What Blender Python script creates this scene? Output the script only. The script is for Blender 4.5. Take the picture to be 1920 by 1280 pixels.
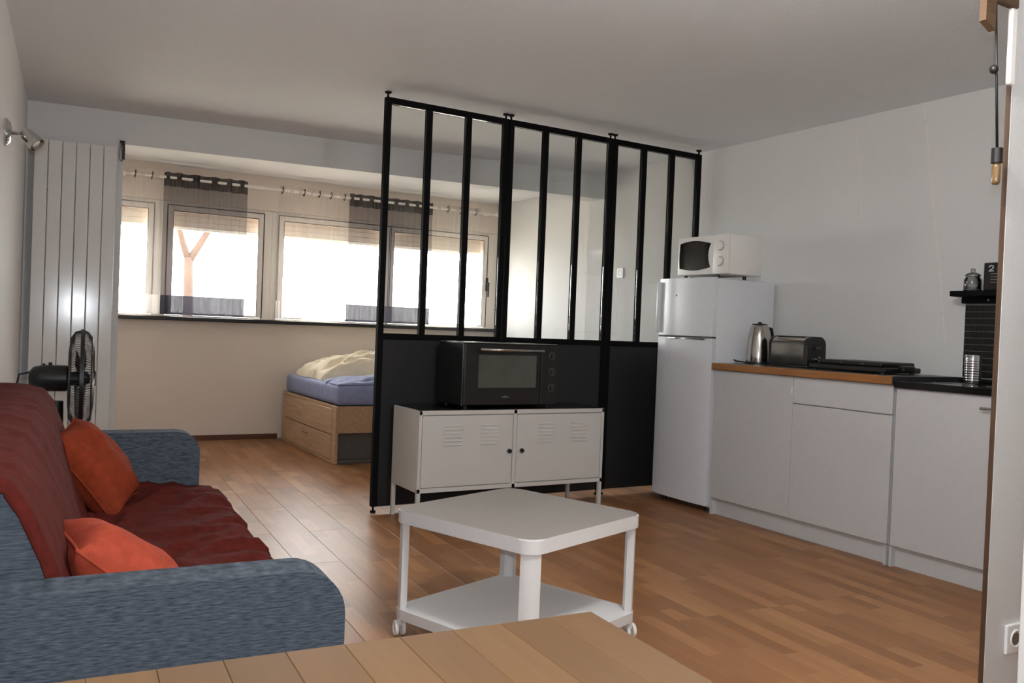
import bpy, bmesh, math, random
from mathutils import Vector, Matrix, noise
random.seed(7)
for o in list(bpy.data.objects):
    bpy.data.objects.remove(o)
S = bpy.context.scene
COL = S.collection
R = math.radians

# ------------------------------------------------------------------ camera
CAM_H, YAW, PITCH, ROLL, FPX = 1.0852, R(30.186), R(-0.854), R(2.277), 1626.05
d_ = Vector((math.sin(YAW)*math.cos(PITCH), math.cos(YAW)*math.cos(PITCH), math.sin(PITCH)))
r_ = Vector((math.cos(YAW), -math.sin(YAW), 0)); u_ = r_.cross(d_)
r2 = math.cos(ROLL)*r_ + math.sin(ROLL)*u_; u2 = -math.sin(ROLL)*r_ + math.cos(ROLL)*u_
cam = bpy.data.cameras.new('camera'); cam.sensor_width = 36; cam.lens = FPX/1920*36
cam.clip_start = .02; cam.clip_end = 200
camo = bpy.data.objects.new('camera', cam); COL.objects.link(camo)
camo.matrix_world = Matrix(((r2.x, u2.x, -d_.x, 0), (r2.y, u2.y, -d_.y, 0), (r2.z, u2.z, -d_.z, CAM_H), (0, 0, 0, 1)))
S.camera = camo

# ------------------------------------------------------------------ light
w = bpy.data.worlds.new('sky'); S.world = w; w.use_nodes = True
bg = w.node_tree.nodes['Background']; bg.inputs[0].default_value = (1.0, .985, .965, 1); bg.inputs[1].default_value = 22.0

def lamp(name, kind, loc, energy, color, size=None, size_y=None, rot=None):
    l = bpy.data.lights.new(name, kind); l.energy = energy; l.color = color
    if kind == 'AREA':
        l.size = size
        if size_y: l.shape = 'RECTANGLE'; l.size_y = size_y
    elif size: l.shadow_soft_size = size
    o = bpy.data.objects.new(name, l); COL.objects.link(o); o.location = loc
    if rot: o.rotation_euler = rot
    return o
portal = lamp('window_portal', 'AREA', (2.5, 8.15, 1.52), 1, (1, 1, 1), 3.9, 1.2, (R(-90), 0, 0)); portal.data.cycles.is_portal = True
lamp('room_fill_light', 'POINT', (1.5, 1.3, 2.12), 47, (1.0, .985, .97), .12)  # added fill light out of view, brightens kitchen and ceiling; no fixture
flash = lamp('camera_flash', 'AREA', Vector((0, 0, CAM_H)) + u2*.07, 20, (.86, .93, 1.0), .04)
flash.matrix_world = Matrix.Translation(Vector((0, 0, CAM_H)) + u2*.07) @ camo.matrix_world.to_3x3().to_4x4()
vs = S.view_settings
vs.view_transform = 'Standard'; vs.look = 'None'; vs.exposure = 0.25; vs.gamma = 1.0; vs.use_curve_mapping = False

# ------------------------------------------------------------------ materials
def sr(c):
    def f(x):
        x /= 255.
        return x/12.92 if x <= .04045 else ((x+.055)/1.055)**2.4
    return (f(c[0]), f(c[1]), f(c[2]), 1)

def mat(name, col, rough=.6, metal=0., noise_amt=.06, scale=30., bump=0., stretch=None, spec=.5, coat=0., col2=None, detail=4.):
    m = bpy.data.materials.new(name); m.use_nodes = True
    nt = m.node_tree; N, L = nt.nodes, nt.links
    p = N['Principled BSDF']
    p.inputs['Roughness'].default_value = rough; p.inputs['Metallic'].default_value = metal
    p.inputs['Specular IOR Level'].default_value = spec; p.inputs['Coat Weight'].default_value = coat
    c = sr(col)
    tc = N.new('ShaderNodeTexCoord'); nz = N.new('ShaderNodeTexNoise')
    nz.inputs['Scale'].default_value = scale; nz.inputs['Detail'].default_value = detail
    src = tc.outputs['Object']
    if stretch:
        mp = N.new('ShaderNodeMapping'); mp.inputs['Scale'].default_value = stretch
        L.new(src, mp.inputs[0]); src = mp.outputs[0]
    L.new(src, nz.inputs['Vector'])
    rp = N.new('ShaderNodeValToRGB'); L.new(nz.outputs[0], rp.inputs[0])
    if col2: ca, cb = c, sr(col2)
    else:
        ca = tuple(x*(1-noise_amt) for x in c[:3]) + (1,); cb = tuple(min(1, x*(1+noise_amt)) for x in c[:3]) + (1,)
    rp.color_ramp.elements[0].position = .3; rp.color_ramp.elements[1].position = .7
    rp.color_ramp.elements[0].color = ca; rp.color_ramp.elements[1].color = cb
    L.new(rp.outputs[0], p.inputs['Base Color'])
    if bump:
        b = N.new('ShaderNodeBump'); b.inputs['Strength'].default_value = bump; b.inputs['Distance'].default_value = .004
        L.new(nz.outputs[0], b.inputs['Height']); L.new(b.outputs[0], p.inputs['Normal'])
    return m

def sheer(name, col, opac):
    m = bpy.data.materials.new(name); m.use_nodes = True
    nt = m.node_tree; N, L = nt.nodes, nt.links; N.remove(N['Principled BSDF']); out = N['Material Output']
    tr = N.new('ShaderNodeBsdfTransparent'); df = N.new('ShaderNodeBsdfDiffuse'); tl = N.new('ShaderNodeBsdfTranslucent')
    df.inputs[0].default_value = sr(col); tl.inputs[0].default_value = sr(col)
    a = N.new('ShaderNodeMixShader'); a.inputs[0].default_value = .35; L.new(df.outputs[0], a.inputs[1]); L.new(tl.outputs[0], a.inputs[2])
    b = N.new('ShaderNodeMixShader'); L.new(tr.outputs[0], b.inputs[1]); L.new(a.outputs[0], b.inputs[2])
    tc = N.new('ShaderNodeTexCoord'); wv = N.new('ShaderNodeTexNoise'); wv.inputs['Scale'].default_value = 60
    mp = N.new('ShaderNodeMapping'); mp.inputs['Scale'].default_value = (1, 1, .05); L.new(tc.outputs['Object'], mp.inputs[0]); L.new(mp.outputs[0], wv.inputs['Vector'])
    mr = N.new('ShaderNodeMapRange'); mr.inputs['To Min'].default_value = opac-.12; mr.inputs['To Max'].default_value = min(1, opac+.12)
    L.new(wv.outputs[0], mr.inputs[0]); L.new(mr.outputs[0], b.inputs[0]); L.new(b.outputs[0], out.inputs[0])
    return m

def glassy(name, tint=(1, 1, 1), refl=.06, rough=.0):
    m = bpy.data.materials.new(name); m.use_nodes = True
    nt = m.node_tree; N, L = nt.nodes, nt.links; N.remove(N['Principled BSDF']); out = N['Material Output']
    tr = N.new('ShaderNodeBsdfTransparent'); tr.inputs[0].default_value = (*tint, 1)
    gl = N.new('ShaderNodeBsdfGlossy'); gl.inputs['Roughness'].default_value = rough
    lw = N.new('ShaderNodeFresnel'); lw.inputs[0].default_value = 1.45
    mm = N.new('ShaderNodeMath'); mm.operation = 'MULTIPLY'; mm.inputs[1].default_value = refl/.04; mm.use_clamp = True; L.new(lw.outputs[0], mm.inputs[0])
    b = N.new('ShaderNodeMixShader'); L.new(mm.outputs[0], b.inputs[0]); L.new(tr.outputs[0], b.inputs[1]); L.new(gl.outputs[0], b.inputs[2])
    L.new(b.outputs[0], out.inputs[0])
    return m

def wood_planks(name, base, light, dark, strip_w, strip_l, rough, bump=.15, coat=0., spec=.5):
    """wood with strip staves printed along local y; varies from object to object"""
    m = bpy.data.materials.new(name); m.use_nodes = True
    nt = m.node_tree; N, L = nt.nodes, nt.links; p = N['Principled BSDF']
    p.inputs['Roughness'].default_value = rough; p.inputs['Coat Weight'].default_value = coat; p.inputs['Specular IOR Level'].default_value = spec
    tc = N.new('ShaderNodeTexCoord'); oi = N.new('ShaderNodeObjectInfo')
    sep = N.new('ShaderNodeSeparateXYZ'); L.new(tc.outputs['Object'], sep.inputs[0])
    def mth(op, a, b=None):
        n = N.new('ShaderNodeMath'); n.operation = op
        for i, v in enumerate((a, b)):
            if v is None: continue
            if isinstance(v, (int, float)): n.inputs[i].default_value = v
            else: L.new(v, n.inputs[i])
        return n.outputs[0]
    ix = mth('FLOOR', mth('DIVIDE', sep.outputs[0], strip_w))
    rnd = mth('MULTIPLY', oi.outputs['Random'], 37.7)
    off = mth('FRACT', mth('MULTIPLY', mth('ADD', ix, rnd), .618))
    iy = mth('FLOOR', mth('ADD', mth('DIVIDE', sep.outputs[1], strip_l), off))
    cmb = N.new('ShaderNodeCombineXYZ'); L.new(ix, cmb.inputs[0]); L.new(iy, cmb.inputs[1]); L.new(rnd, cmb.inputs[2])
    wn = N.new('ShaderNodeTexWhiteNoise'); wn.noise_dimensions = '3D'; L.new(cmb.outputs[0], wn.inputs['Vector'])
    mp = N.new('ShaderNodeMapping'); mp.inputs['Scale'].default_value = (40, 2.5, 1); L.new(tc.outputs['Object'], mp.inputs[0])
    va = N.new('ShaderNodeVectorMath'); va.operation = 'ADD'; L.new(mp.outputs[0], va.inputs[0])
    c2 = N.new('ShaderNodeCombineXYZ'); L.new(wn.outputs[0], c2.inputs[0]); L.new(rnd, c2.inputs[1]); L.new(iy, c2.inputs[2]); L.new(c2.outputs[0], va.inputs[1])
    nz = N.new('ShaderNodeTexNoise'); nz.inputs['Scale'].default_value = 1.6; nz.inputs['Detail'].default_value = 5; L.new(va.outputs[0], nz.inputs['Vector'])
    rp = N.new('ShaderNodeValToRGB'); rp.color_ramp.elements[0].color = sr(dark); rp.color_ramp.elements[1].color = sr(light)
    e = rp.color_ramp.elements.new(.5); e.color = sr(base)
    f = mth('ADD', mth('MULTIPLY', wn.outputs[0], .6), mth('MULTIPLY', nz.outputs[0], .4)); L.new(f, rp.inputs[0])
    L.new(rp.outputs[0], p.inputs['Base Color'])
    b = N.new('ShaderNodeBump'); b.inputs['Strength'].default_value = bump; b.inputs['Distance'].default_value = .002
    L.new(nz.outputs[0], b.inputs['Height']); L.new(b.outputs[0], p.inputs['Normal'])
    return m

M = {}
M['wall'] = mat('painted_wall', (222, 221, 219), .75, noise_amt=.03, scale=180, bump=.25)
M['ceil'] = mat('painted_ceiling', (232, 234, 236), .85, noise_amt=.05, scale=160, bump=.5)
M['parapet'] = mat('beige_wall', (228, 214, 200), .8, noise_amt=.03, scale=160, bump=.25)
M['plaster'] = mat('filler_plaster', (232, 228, 222), .8)
M['floor'] = wood_planks('laminate_floor', (158, 112, 76), (186, 138, 96), (132, 92, 62), .065, .42, .34, .08, spec=.1)
M['subfloor'] = mat('subfloor', (70, 48, 34), .8)
M['skirt'] = mat('wood_skirting', (96, 58, 38), .5, noise_amt=.15, stretch=(2, 40, 40), scale=3)
M['black'] = mat('black_metal', (10, 10, 11), .7, noise_amt=.1, spec=.12)
M['panel'] = mat('black_panel', (24, 25, 26), .55, noise_amt=.12, scale=80)
M['glass'] = glassy('clear_glass', (.98, .99, .985), .03)
M['winglass'] = glassy('window_glass', (.97, .98, .98), .03)
M['white'] = mat('white_lacquer', (238, 235, 230), .35, noise_amt=.015)
M['metalwhite'] = mat('white_powder_metal', (206, 203, 198), .4, noise_amt=.02, scale=200)
M['tablewhite'] = mat('white_table', (222, 221, 220), .45, noise_amt=.02, scale=150)
M['tabletop'] = mat('white_table_shaded_top', (148, 142, 135), .5, noise_amt=.03, scale=150)  # white table again, greyed so the top's shade sits in the colour
M['radiator'] = mat('radiator_enamel', (226, 224, 220), .14, noise_amt=.015)
M['pvc'] = mat('white_pvc_frame', (236, 228, 218), .4, noise_amt=.02)
M['shutter'] = mat('shutter_slat', (190, 178, 166), .6, noise_amt=.04)
M['sill'] = mat('dark_sill', (22, 19, 18), .4)
M['fridge'] = mat('fridge_enamel', (226, 228, 232), .22, noise_amt=.015)
M['front'] = mat('kitchen_front', (204, 204, 204), .4, noise_amt=.015)
M['chrome'] = mat('chrome', (205, 205, 205), .12, 1., noise_amt=.02)
M['steel'] = mat('brushed_steel', (186, 182, 176), .14, 1., noise_amt=.06, stretch=(1, 1, 40), scale=8)
M['worktop'] = mat('worktop_edge_wood', (150, 98, 50), .4, noise_amt=.2, stretch=(20, 2, 40), scale=3)
M['worktop_top'] = mat('worktop_surface', (92, 86, 80), .35, noise_amt=.1, scale=120)
M['hob'] = mat('black_glass', (14, 13, 13), .12, noise_amt=.05)
M['plastic'] = mat('black_plastic', (22, 21, 21), .4, noise_amt=.08)
M['dgrey'] = mat('dark_grey_plastic', (46, 45, 45), .45, noise_amt=.08)
M['sofa'] = mat('grey_sofa_fabric', (58, 64, 72), .9, spec=.15, scale=14, stretch=(3, 3, 26), col2=(92, 98, 106), bump=.6, detail=8.)
M['sofa_x'] = mat('grey_sofa_fabric_arm', (50, 57, 66), .9, spec=.15, scale=12, stretch=(4, 4, 26), col2=(90, 97, 106), bump=.6, detail=8.)
M['throw'] = mat('maroon_throw', (84, 31, 25), .95, spec=.08, noise_amt=.18, scale=40, bump=.4)
M['orange'] = mat('terracotta_cushion', (164, 70, 50), .95, spec=.1, noise_amt=.12, scale=35, bump=.5)
M['rust'] = mat('rust_cushion', (128, 52, 30), .95, spec=.1, noise_amt=.14, scale=35, bump=.5)
M['bedwood'] = mat('pale_oak', (186, 150, 116), .5, scale=2.5, stretch=(22, 1.5, 22), col2=(214, 180, 146))
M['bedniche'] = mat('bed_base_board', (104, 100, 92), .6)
M['sheet'] = mat('blue_sheet', (150, 158, 192), .85, noise_amt=.08, scale=20, bump=.2)
M['duvet'] = mat('cream_duvet', (236, 222, 196), .9, noise_amt=.05, scale=18, bump=.3)
M['table'] = wood_planks('table_staves', (101, 71, 41), (118, 86, 51), (84, 58, 32), .2, .5, .5, .1, spec=.25)
M['grey_sheer'] = sheer('grey_sheer', (92, 88, 92), .5)
M['grey_band'] = sheer('grey_header', (60, 57, 60), .86)
M['white_sheer'] = sheer('white_sheer', (236, 230, 224), .2)
M['grey_hem'] = sheer('grey_hem', (62, 60, 66), 1.1)
M['white_band'] = sheer('white_hem', (226, 220, 214), .7)
M['rod'] = mat('white_rod', (244, 236, 226), .35)
M['ring'] = mat('dark_eyelet', (70, 62, 54), .35, .8)
M['tile'] = mat('black_mosaic_tile', (20, 20, 20), .25, noise_amt=.3, scale=12)
M['grout'] = mat('grey_grout', (128, 126, 120), .8)
M['bulb'] = mat('amber_glass', (112, 88, 58), .2, noise_amt=.1)
M['lampwood'] = mat('lamp_wood', (82, 59, 36), .7, noise_amt=.2, stretch=(3, 3, 30), scale=4)
M['trimwood'] = mat('trim_wood', (72, 50, 32), .6, noise_amt=.2, stretch=(30, 30, 2), scale=4)
M['ovenglass'] = mat('oven_door_glass', (78, 80, 72), .1, noise_amt=.1, scale=10)
M['brass'] = mat('metal_grey', (150, 146, 140), .35, .8)
M['bark'] = mat('tree_bark', (74, 56, 42), .9, noise_amt=.2, scale=8, bump=.4)
M['ground'] = mat('pale_gravel', (190, 182, 168), .9, noise_amt=.1, scale=6)
M['marking'] = mat('printed_white', (214, 216, 218), .6)
M['greymark'] = mat('printed_grey', (112, 110, 112), .6)
M['pink'] = mat('socket_white', (240, 240, 240), .3)
M['caster'] = mat('caster_white', (226, 222, 216), .35)
M['castergrey'] = mat('caster_tread', (120, 112, 104), .5)

# ------------------------------------------------------------------ mesh helpers
class MB:
    def __init__(s, org=(0, 0, 0)):
        s.bm = bmesh.new(); s.org = Vector(org); s.smooth = False
    def _bev(s, geom_verts, bevel, seg):
        if bevel:
            es = list({e for v in geom_verts for e in v.link_edges})
            bmesh.ops.bevel(s.bm, geom=es, offset=bevel, segments=seg, profile=.5, affect='EDGES')
    def box(s, x0, x1, y0, y1, z0, z1, bevel=0, seg=2, tf=None):
        m = Matrix.Translation(((x0+x1)/2, (y0+y1)/2, (z0+z1)/2)) @ Matrix.Diagonal((abs(x1-x0), abs(y1-y0), abs(z1-z0), 1))
        if tf: m = tf @ m
        vs_ = bmesh.ops.create_cube(s.bm, size=1, matrix=m)['verts']
        s._bev(vs_, bevel, seg); return s
    def cyl(s, p0, p1, r0, r1=None, seg=20, caps=True):
        p0, p1 = Vector(p0), Vector(p1); r1 = r0 if r1 is None else r1
        dv = p1-p0; m = Matrix.Translation((p0+p1)/2) @ dv.to_track_quat('Z', 'Y').to_matrix().to_4x4()
        bmesh.ops.create_cone(s.bm, cap_ends=caps, cap_tris=False, segments=seg, radius1=r0, radius2=r1, depth=dv.length, matrix=m); return s
    def sph(s, c, r, seg=16, sc=(1, 1, 1)):
        m = Matrix.Translation(c) @ Matrix.Diagonal((*sc, 1))
        bmesh.ops.create_uvsphere(s.bm, u_segments=seg, v_segments=seg//2, radius=r, matrix=m); return s
    def lathe(s, prof, c=(0, 0, 0), seg=28, tf=None):
        c = Vector(c); rows = []
        for r, z in prof:
            if r < 1e-6:
                p = Vector((0, 0, z)) + c
                rows.append([s.bm.verts.new(tf @ p if tf else p)]); continue
            row = []
            for i in range(seg):
                a = 2*math.pi*i/seg; p = Vector((r*math.cos(a), r*math.sin(a), z)) + c
                row.append(s.bm.verts.new(tf @ p if tf else p))
            rows.append(row)
        for a, b in zip(rows, rows[1:]):
            for i in range(seg):
                j = (i+1) % seg
                if len(a) == 1 and len(b) == 1: continue
                if len(a) == 1: s.bm.faces.new((a[0], b[i], b[j]))
                elif len(b) == 1: s.bm.faces.new((a[i], a[j], b[0]))
                else: s.bm.faces.new((a[i], a[j], b[j], b[i]))
        return s
    def tube(s, pts, r, seg=8, closed=False):
        pts = [Vector(p) for p in pts]; n = len(pts); rows = []; up = Vector((0, 0, 1)); prev = None
        for i, p in enumerate(pts):
            if closed: t = (pts[(i+1) % n]-pts[i-1]).normalized()
            else: t = (pts[min(i+1, n-1)]-pts[max(i-1, 0)]).normalized()
            if prev is None:
                a = t.cross(up if abs(t.z) < .9 else Vector((1, 0, 0))).normalized()
            else: a = (prev - t*prev.dot(t)).normalized()
            prev = a; b = t.cross(a)
            rr = r[i] if isinstance(r, (list, tuple)) else r
            rows.append([s.bm.verts.new(p+(a*math.cos(2*math.pi*k/seg)+b*math.sin(2*math.pi*k/seg))*rr) for k in range(seg)])
        rng = range(n) if closed else range(n-1)
        for i in rng:
            A, B = rows[i], rows[(i+1) % n]
            for k in range(seg): s.bm.faces.new((A[k], A[(k+1) % seg], B[(k+1) % seg], B[k]))
        if not closed:
            s.bm.faces.new(rows[0][::-1]); s.bm.faces.new(rows[-1])
        return s
    def prism(s, poly, axis, a0, a1):
        """poly: 2-D points; axis 'x','y','z' = extrusion axis"""
        def P(q, a): return {'x': (a, q[0], q[1]), 'y': (q[0], a, q[1]), 'z': (q[0], q[1], a)}[axis]
        A = [s.bm.verts.new(P(q, a0)) for q in poly]; B = [s.bm.verts.new(P(q, a1)) for q in poly]
        n = len(poly)
        s.bm.faces.new(A); s.bm.faces.new(B[::-1])
        for i in range(n): s.bm.faces.new((A[i], B[i], B[(i+1) % n], A[(i+1) % n]))
        return s
    def grid(s, f, nu, nv):
        g = [[s.bm.verts.new(f(i/nu, j/nv)) for j in range(nv+1)] for i in range(nu+1)]
        for i in range(nu):
            for j in range(nv): s.bm.faces.new((g[i][j], g[i+1][j], g[i+1][j+1], g[i][j+1]))
        return s
    def build(s, name, m, parent=None, smooth=False, solid=0., rel=True):
        bmesh.ops.recalc_face_normals(s.bm, faces=s.bm.faces)
        me = bpy.data.meshes.new(name)
        if s.org.length: bmesh.ops.translate(s.bm, vec=-s.org, verts=s.bm.verts)
        s.bm.to_mesh(me); s.bm.free()
        me.materials.append(M[m] if isinstance(m, str) else m)
        if smooth:
            for p in me.polygons: p.use_smooth = True
            if smooth == 'auto':
                me.set_sharp_from_angle(angle=R(38))
        o = bpy.data.objects.new(name, me); COL.objects.link(o)
        if parent: o.parent = parent
        else: o.location = s.org
        if solid:
            md = o.modifiers.new('thickness', 'SOLIDIFY'); md.thickness = solid; md.offset = 0
        return o

def tag(o, label=None, cat=None, group=None, kind=None):
    if label: o['label'] = label
    if cat: o['category'] = cat
    if group: o['group'] = group
    if kind: o['kind'] = kind
    return o
def thing(name, loc, label, cat, rz=0., group=None):
    o = bpy.data.objects.new(name, None); COL.objects.link(o); o.location = loc; o.rotation_euler = (0, 0, rz)
    o.empty_display_size = .1
    return tag(o, label, cat, group)
def struct(name, mb, m, label=None, cat=None, smooth=False):
    return tag(mb.build(name, m, None, smooth), label, cat, None, 'structure')
def rounded(x0, x1, y0, y1, r, seg=6, corners=(1, 1, 1, 1)):
    pts = []
    for (cx, cy, a0), on in zip(((x1-r, y0+r, -90), (x1-r, y1-r, 0), (x0+r, y1-r, 90), (x0+r, y0+r, 180)), corners):
        if not on:
            pts.append((cx + (r if a0 in (-90, 0) else -r), cy + (r if a0 in (0, 90) else -r))); continue
        for k in range(seg+1):
            a = R(a0+90*k/seg); pts.append((cx+r*math.cos(a), cy+r*math.sin(a)))
    return pts

# ------------------------------------------------------------------ the setting
H = 2.405
XR = 4.286
struct_floor = struct('floor', MB().box(-.9, 6.0, -1.4, 8.1, -.12, -.013), 'subfloor', 'wood laminate floor of staggered planks in warm brown', 'floor')
# laminate planks, laid parallel to the left wall
PA = math.atan(.06)
PW, PL = .195, 1.2
plank_me = None
def plank(ix, iy):
    global plank_me
    if plank_me is None:
        b = MB(); b.box(.0004, PW-.0004, .0004, PL-.0004, -.013, 0, .0012, 1)
        o = b.build('plank', 'floor', struct_floor); plank_me = o.data
    else:
        o = bpy.data.objects.new('plank', plank_me); COL.objects.link(o); o.parent = struct_floor
    lx = ix*PW; ly = iy*PL + (.6 if ix % 2 else 0)
    c, s_ = math.cos(PA), math.sin(PA)
    o.location = (1.30+lx*c+ly*s_, 3.16-lx*s_+ly*c, 0); o.rotation_euler = (0, 0, -PA)
for ix in range(-11, 24):
    for iy in range(-4, 5):
        lx = ix*PW; ly = iy*PL + (.6 if ix % 2 else 0)
        cx = 1.30+(lx+PW/2)+(ly+PL/2)*.06; cy = 3.16+ly+PL/2-(lx)*.06
        if cx > 4.45 and (cy < 5.7): continue
        if cy < -.9 or cy-PL/2 > 7.95 or cx < -.5 or cx > 5.8: continue
        plank(ix, iy)
struct('ceiling', MB().box(-.9, 6.0, -1.4, 8.1, H, H+.12), 'ceil', 'flat off-white textured plaster ceiling of the main room', 'ceiling')
struct('ceiling_alcove', MB().prism([(-.9, 6.323+.082+.1), (6.0, 6.323-.546+.1), (6.0, 8.1), (-.9, 8.1)], 'z', 2.365, H), 'wall', 'bright ceiling of the window alcove beyond the beam', 'ceiling')
XL = lambda y: -.302+.059*y
struct('wall_left', MB().prism([(XL(-1.3), -1.3), (XL(6.5), 6.5), (XL(6.5)-.15, 6.5), (XL(-1.3)-.15, -1.3)], 'z', -.013, H), 'wall', 'plain off-white wall behind the sofa with a chrome spotlight on it', 'wall')
wr = struct('wall_right', MB().box(XR, XR+.14, 1.45, 6.14, -.013, H), 'wall', 'plain off-white wall behind the fridge and kitchen units', 'wall')
# pale filler streaks on the kitchen wall
for pts in ([(3.442, 2.36), (3.40, 2.1), (3.361, 1.79)], [(3.0, 2.38), (2.955, 2.1), (2.91, 1.793), (2.86, 1.45), (2.814, 1.108)]):
    b = MB()
    for (ya, za), (yb, zb) in zip(pts, pts[1:]):
        b.prism([(ya-.004, za), (ya+.004, za), (yb+.004, zb), (yb-.004, zb)], 'x', XR-.0012, XR+.002)
    b.build('filler_streak', 'plaster', wr)
BY = lambda x: 6.323-.091*x
struct('wall_beam', MB().prism([(-.1, BY(-.1)), (XR, BY(XR)), (XR, BY(XR)+.2), (-.1, BY(-.1)+.2)], 'z', 2.197, H), 'wall', 'off-white dropped ceiling beam above the window alcove opening', 'beam')
struct('wall_pier', MB().prism([(-.2, BY(-.2)), (.628, BY(.628)), (.628, BY(.628)+.2), (-.2, BY(-.2)+.2)], 'z', -.013, 2.197), 'wall', 'short off-white wall pier carrying the tall radiator', 'wall')
# alcove shell
WX0, WX1, WZ0, WZ1 = .45, 4.40, 1.075, 2.06
b = MB(); b.box(-.9, 6.0, 7.9, 8.1, -.013, WZ0); b.box(-.9, 6.0, 7.9, 8.1, WZ1, 2.37); b.box(-.9, WX0, 7.9, 8.1, WZ0, WZ1); b.box(WX1, 6.0, 7.9, 8.1, WZ0, WZ1)
struct('wall_window', b, 'parapet', 'beige parapet wall below the long window', 'wall')
struct('wall_alcove_left', MB().box(-.25, -.1, 6.35, 7.9, -.013, 2.37), 'wall', 'left end wall of the window alcove', 'wall')
struct('wall_alcove_right', MB().box(4.405, 4.55, 6.14, 7.9, -.013, 2.37), 'wall', 'bright right end wall of the window alcove', 'wall')
struct('baseboard_window', MB().box(-.1, 2.15, 7.885, 7.9, 0, .045, .003, 1), 'skirt', 'thin dark wood baseboard under the beige parapet', 'baseboard')
# near wall with wooden end trim, socket
b = MB(); b.box(2.362, 6.0, 1.39, 1.406, -.013, H)
struct('wall_front', b, 'wall', 'white wall end beside the kitchen with a wood edge', 'wall')
struct('trim_1', MB().box(2.359, 2.362, 1.391, 1.405, 0, 2.38, .001, 1), 'trimwood', 'brown wooden edge trim on the white wall end', 'trim')
struct('trim_2', MB().box(2.325, 2.352, 1.376, 1.389, 1.80, 2.40, .004, 2), 'white', 'white vertical trunking high on the white wall end', 'trim')
struct('wall_back', MB().box(-.9, 6.0, -1.4, -1.25, -.013, H), 'wall', 'wall behind the dining table', 'wall')
struct('wall_entry', MB().box(4.0, 4.15, -1.25, 1.39, -.013, H), 'wall', 'side wall of the entrance', 'wall')
# near white door leaf at the right border
dr = struct('door_1', MB().box(1.478, 2.2, .775, .815, .01, 2.04, .003, 1), 'white', 'white door leaf standing open beside the wall socket', 'door')
lv = MB(); lv.cyl((1.60, .776, 1.02), (1.60, .735, 1.02), .01); lv.cyl((1.60, .74, 1.02), (1.71, .74, 1.02), .009); lv.build('door_handle', 'chrome', dr, 'auto')

# ------------------------------------------------------------------ windows
def window(n, x0, x1, p0, p1, label, handle=None, sash_line=True):
    yf0, yf1 = 7.93, 7.99
    root = tag(MB().box(x0, x0+.001, yf0, yf0+.001, WZ0, WZ0+.001).build('window_%d' % n, 'pvc'), label, 'window', None, 'structure')
    bpy.data.objects.remove(root)
    b = MB(); b.box(x0, p0-.05, yf0, yf1, WZ0, WZ1, .004, 1); b.box(p1+.05, x1, yf0, yf1, WZ0, WZ1, .004, 1)
    b.box(p0-.05, p1+.05, yf0, yf1, WZ0, WZ0+.012); b.box(p0-.05, p1+.05, yf0, yf1, WZ1-.03, WZ1)
    root = tag(b.build('window_%d' % n, 'pvc'), label, 'window', None, 'structure')
    s = MB(); a0, a1, c0, c1 = p0-.05, p1+.05, WZ0+.013, WZ1-.031
    s.box(a0+.002, p0, yf0-.012, yf1-.01, c0, c1, .005, 1); s.box(p1, a1-.002, yf0-.012, yf1-.01, c0, c1, .005, 1)
    s.box(p0, p1, yf0-.012, yf1-.01, c0, c0+.02, .005, 1); s.box(p0, p1, yf0-.012, yf1-.01, c1-.05, c1, .005, 1)
    s.build('sash', 'pvc', root)
    MB().box(p0-.003, p1+.003, 7.955, 7.961, c0+.018, c1-.048).build('pane', 'winglass', root)
    g = MB(); e = .004
    for (xa, xb, za_, zb_) in ((a0-e, a0+e, c0, c1), (a1-e, a1+e, c0, c1), (a0, a1, c1-e, c1+e), (p0-e, p0+e*.3, c0+.02, c1-.05), (p1-e*.3, p1+e, c0+.02, c1-.05), (p0, p1, c1-.05-e, c1-.05+e)):
        g.box(xa, xb, yf0-.0135, yf0-.0115, za_, zb_)
    g.build('gasket', 'ring', root)
    z = WZ1-.005
    while z > 1.87:
        MB().box(x0+.03, x1-.03, 8.03, 8.042, z-.0478, z, .003, 1).build('shutter_slat', 'shutter', root); z -= .048
    MB().box(x0+.03, x1-.03, 8.026, 8.046, z-.03, z, .004, 1).build('shutter_rail', 'pvc', root)
    if handle:
        h = MB(); h.box(handle-.014, handle+.014, yf0-.022, yf0-.012, 1.46, 1.60, .003, 1); h.box(handle-.009, handle+.009, yf0-.06, yf0-.045, 1.40, 1.55, .004, 1); h.box(handle-.008, handle+.008, yf0-.05, yf0-.02, 1.53, 1.55)
        h.build('window_handle', 'plastic', root)
window(1, .45, 1.10, .55, 1.0, 'window sash beside the radiator pier, behind a white sheer')
window(2, 1.10, 2.05, 1.205, 1.925, 'window sash with a tree outside, half behind the left grey sheer')
window(3, 2.05, 3.195, 2.158, 3.15, 'wide middle window sash between the two grey sheers')
window(4, 3.195, 4.40, 3.235, 4.225, 'window sash with a black handle at the far end', 4.275)
struct('trim_3', MB().box(.30, 4.45, 7.80, 7.93, 1.04, 1.074, .006, 2), 'sill', 'dark window sill board running under the whole window', 'window sill')

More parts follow.
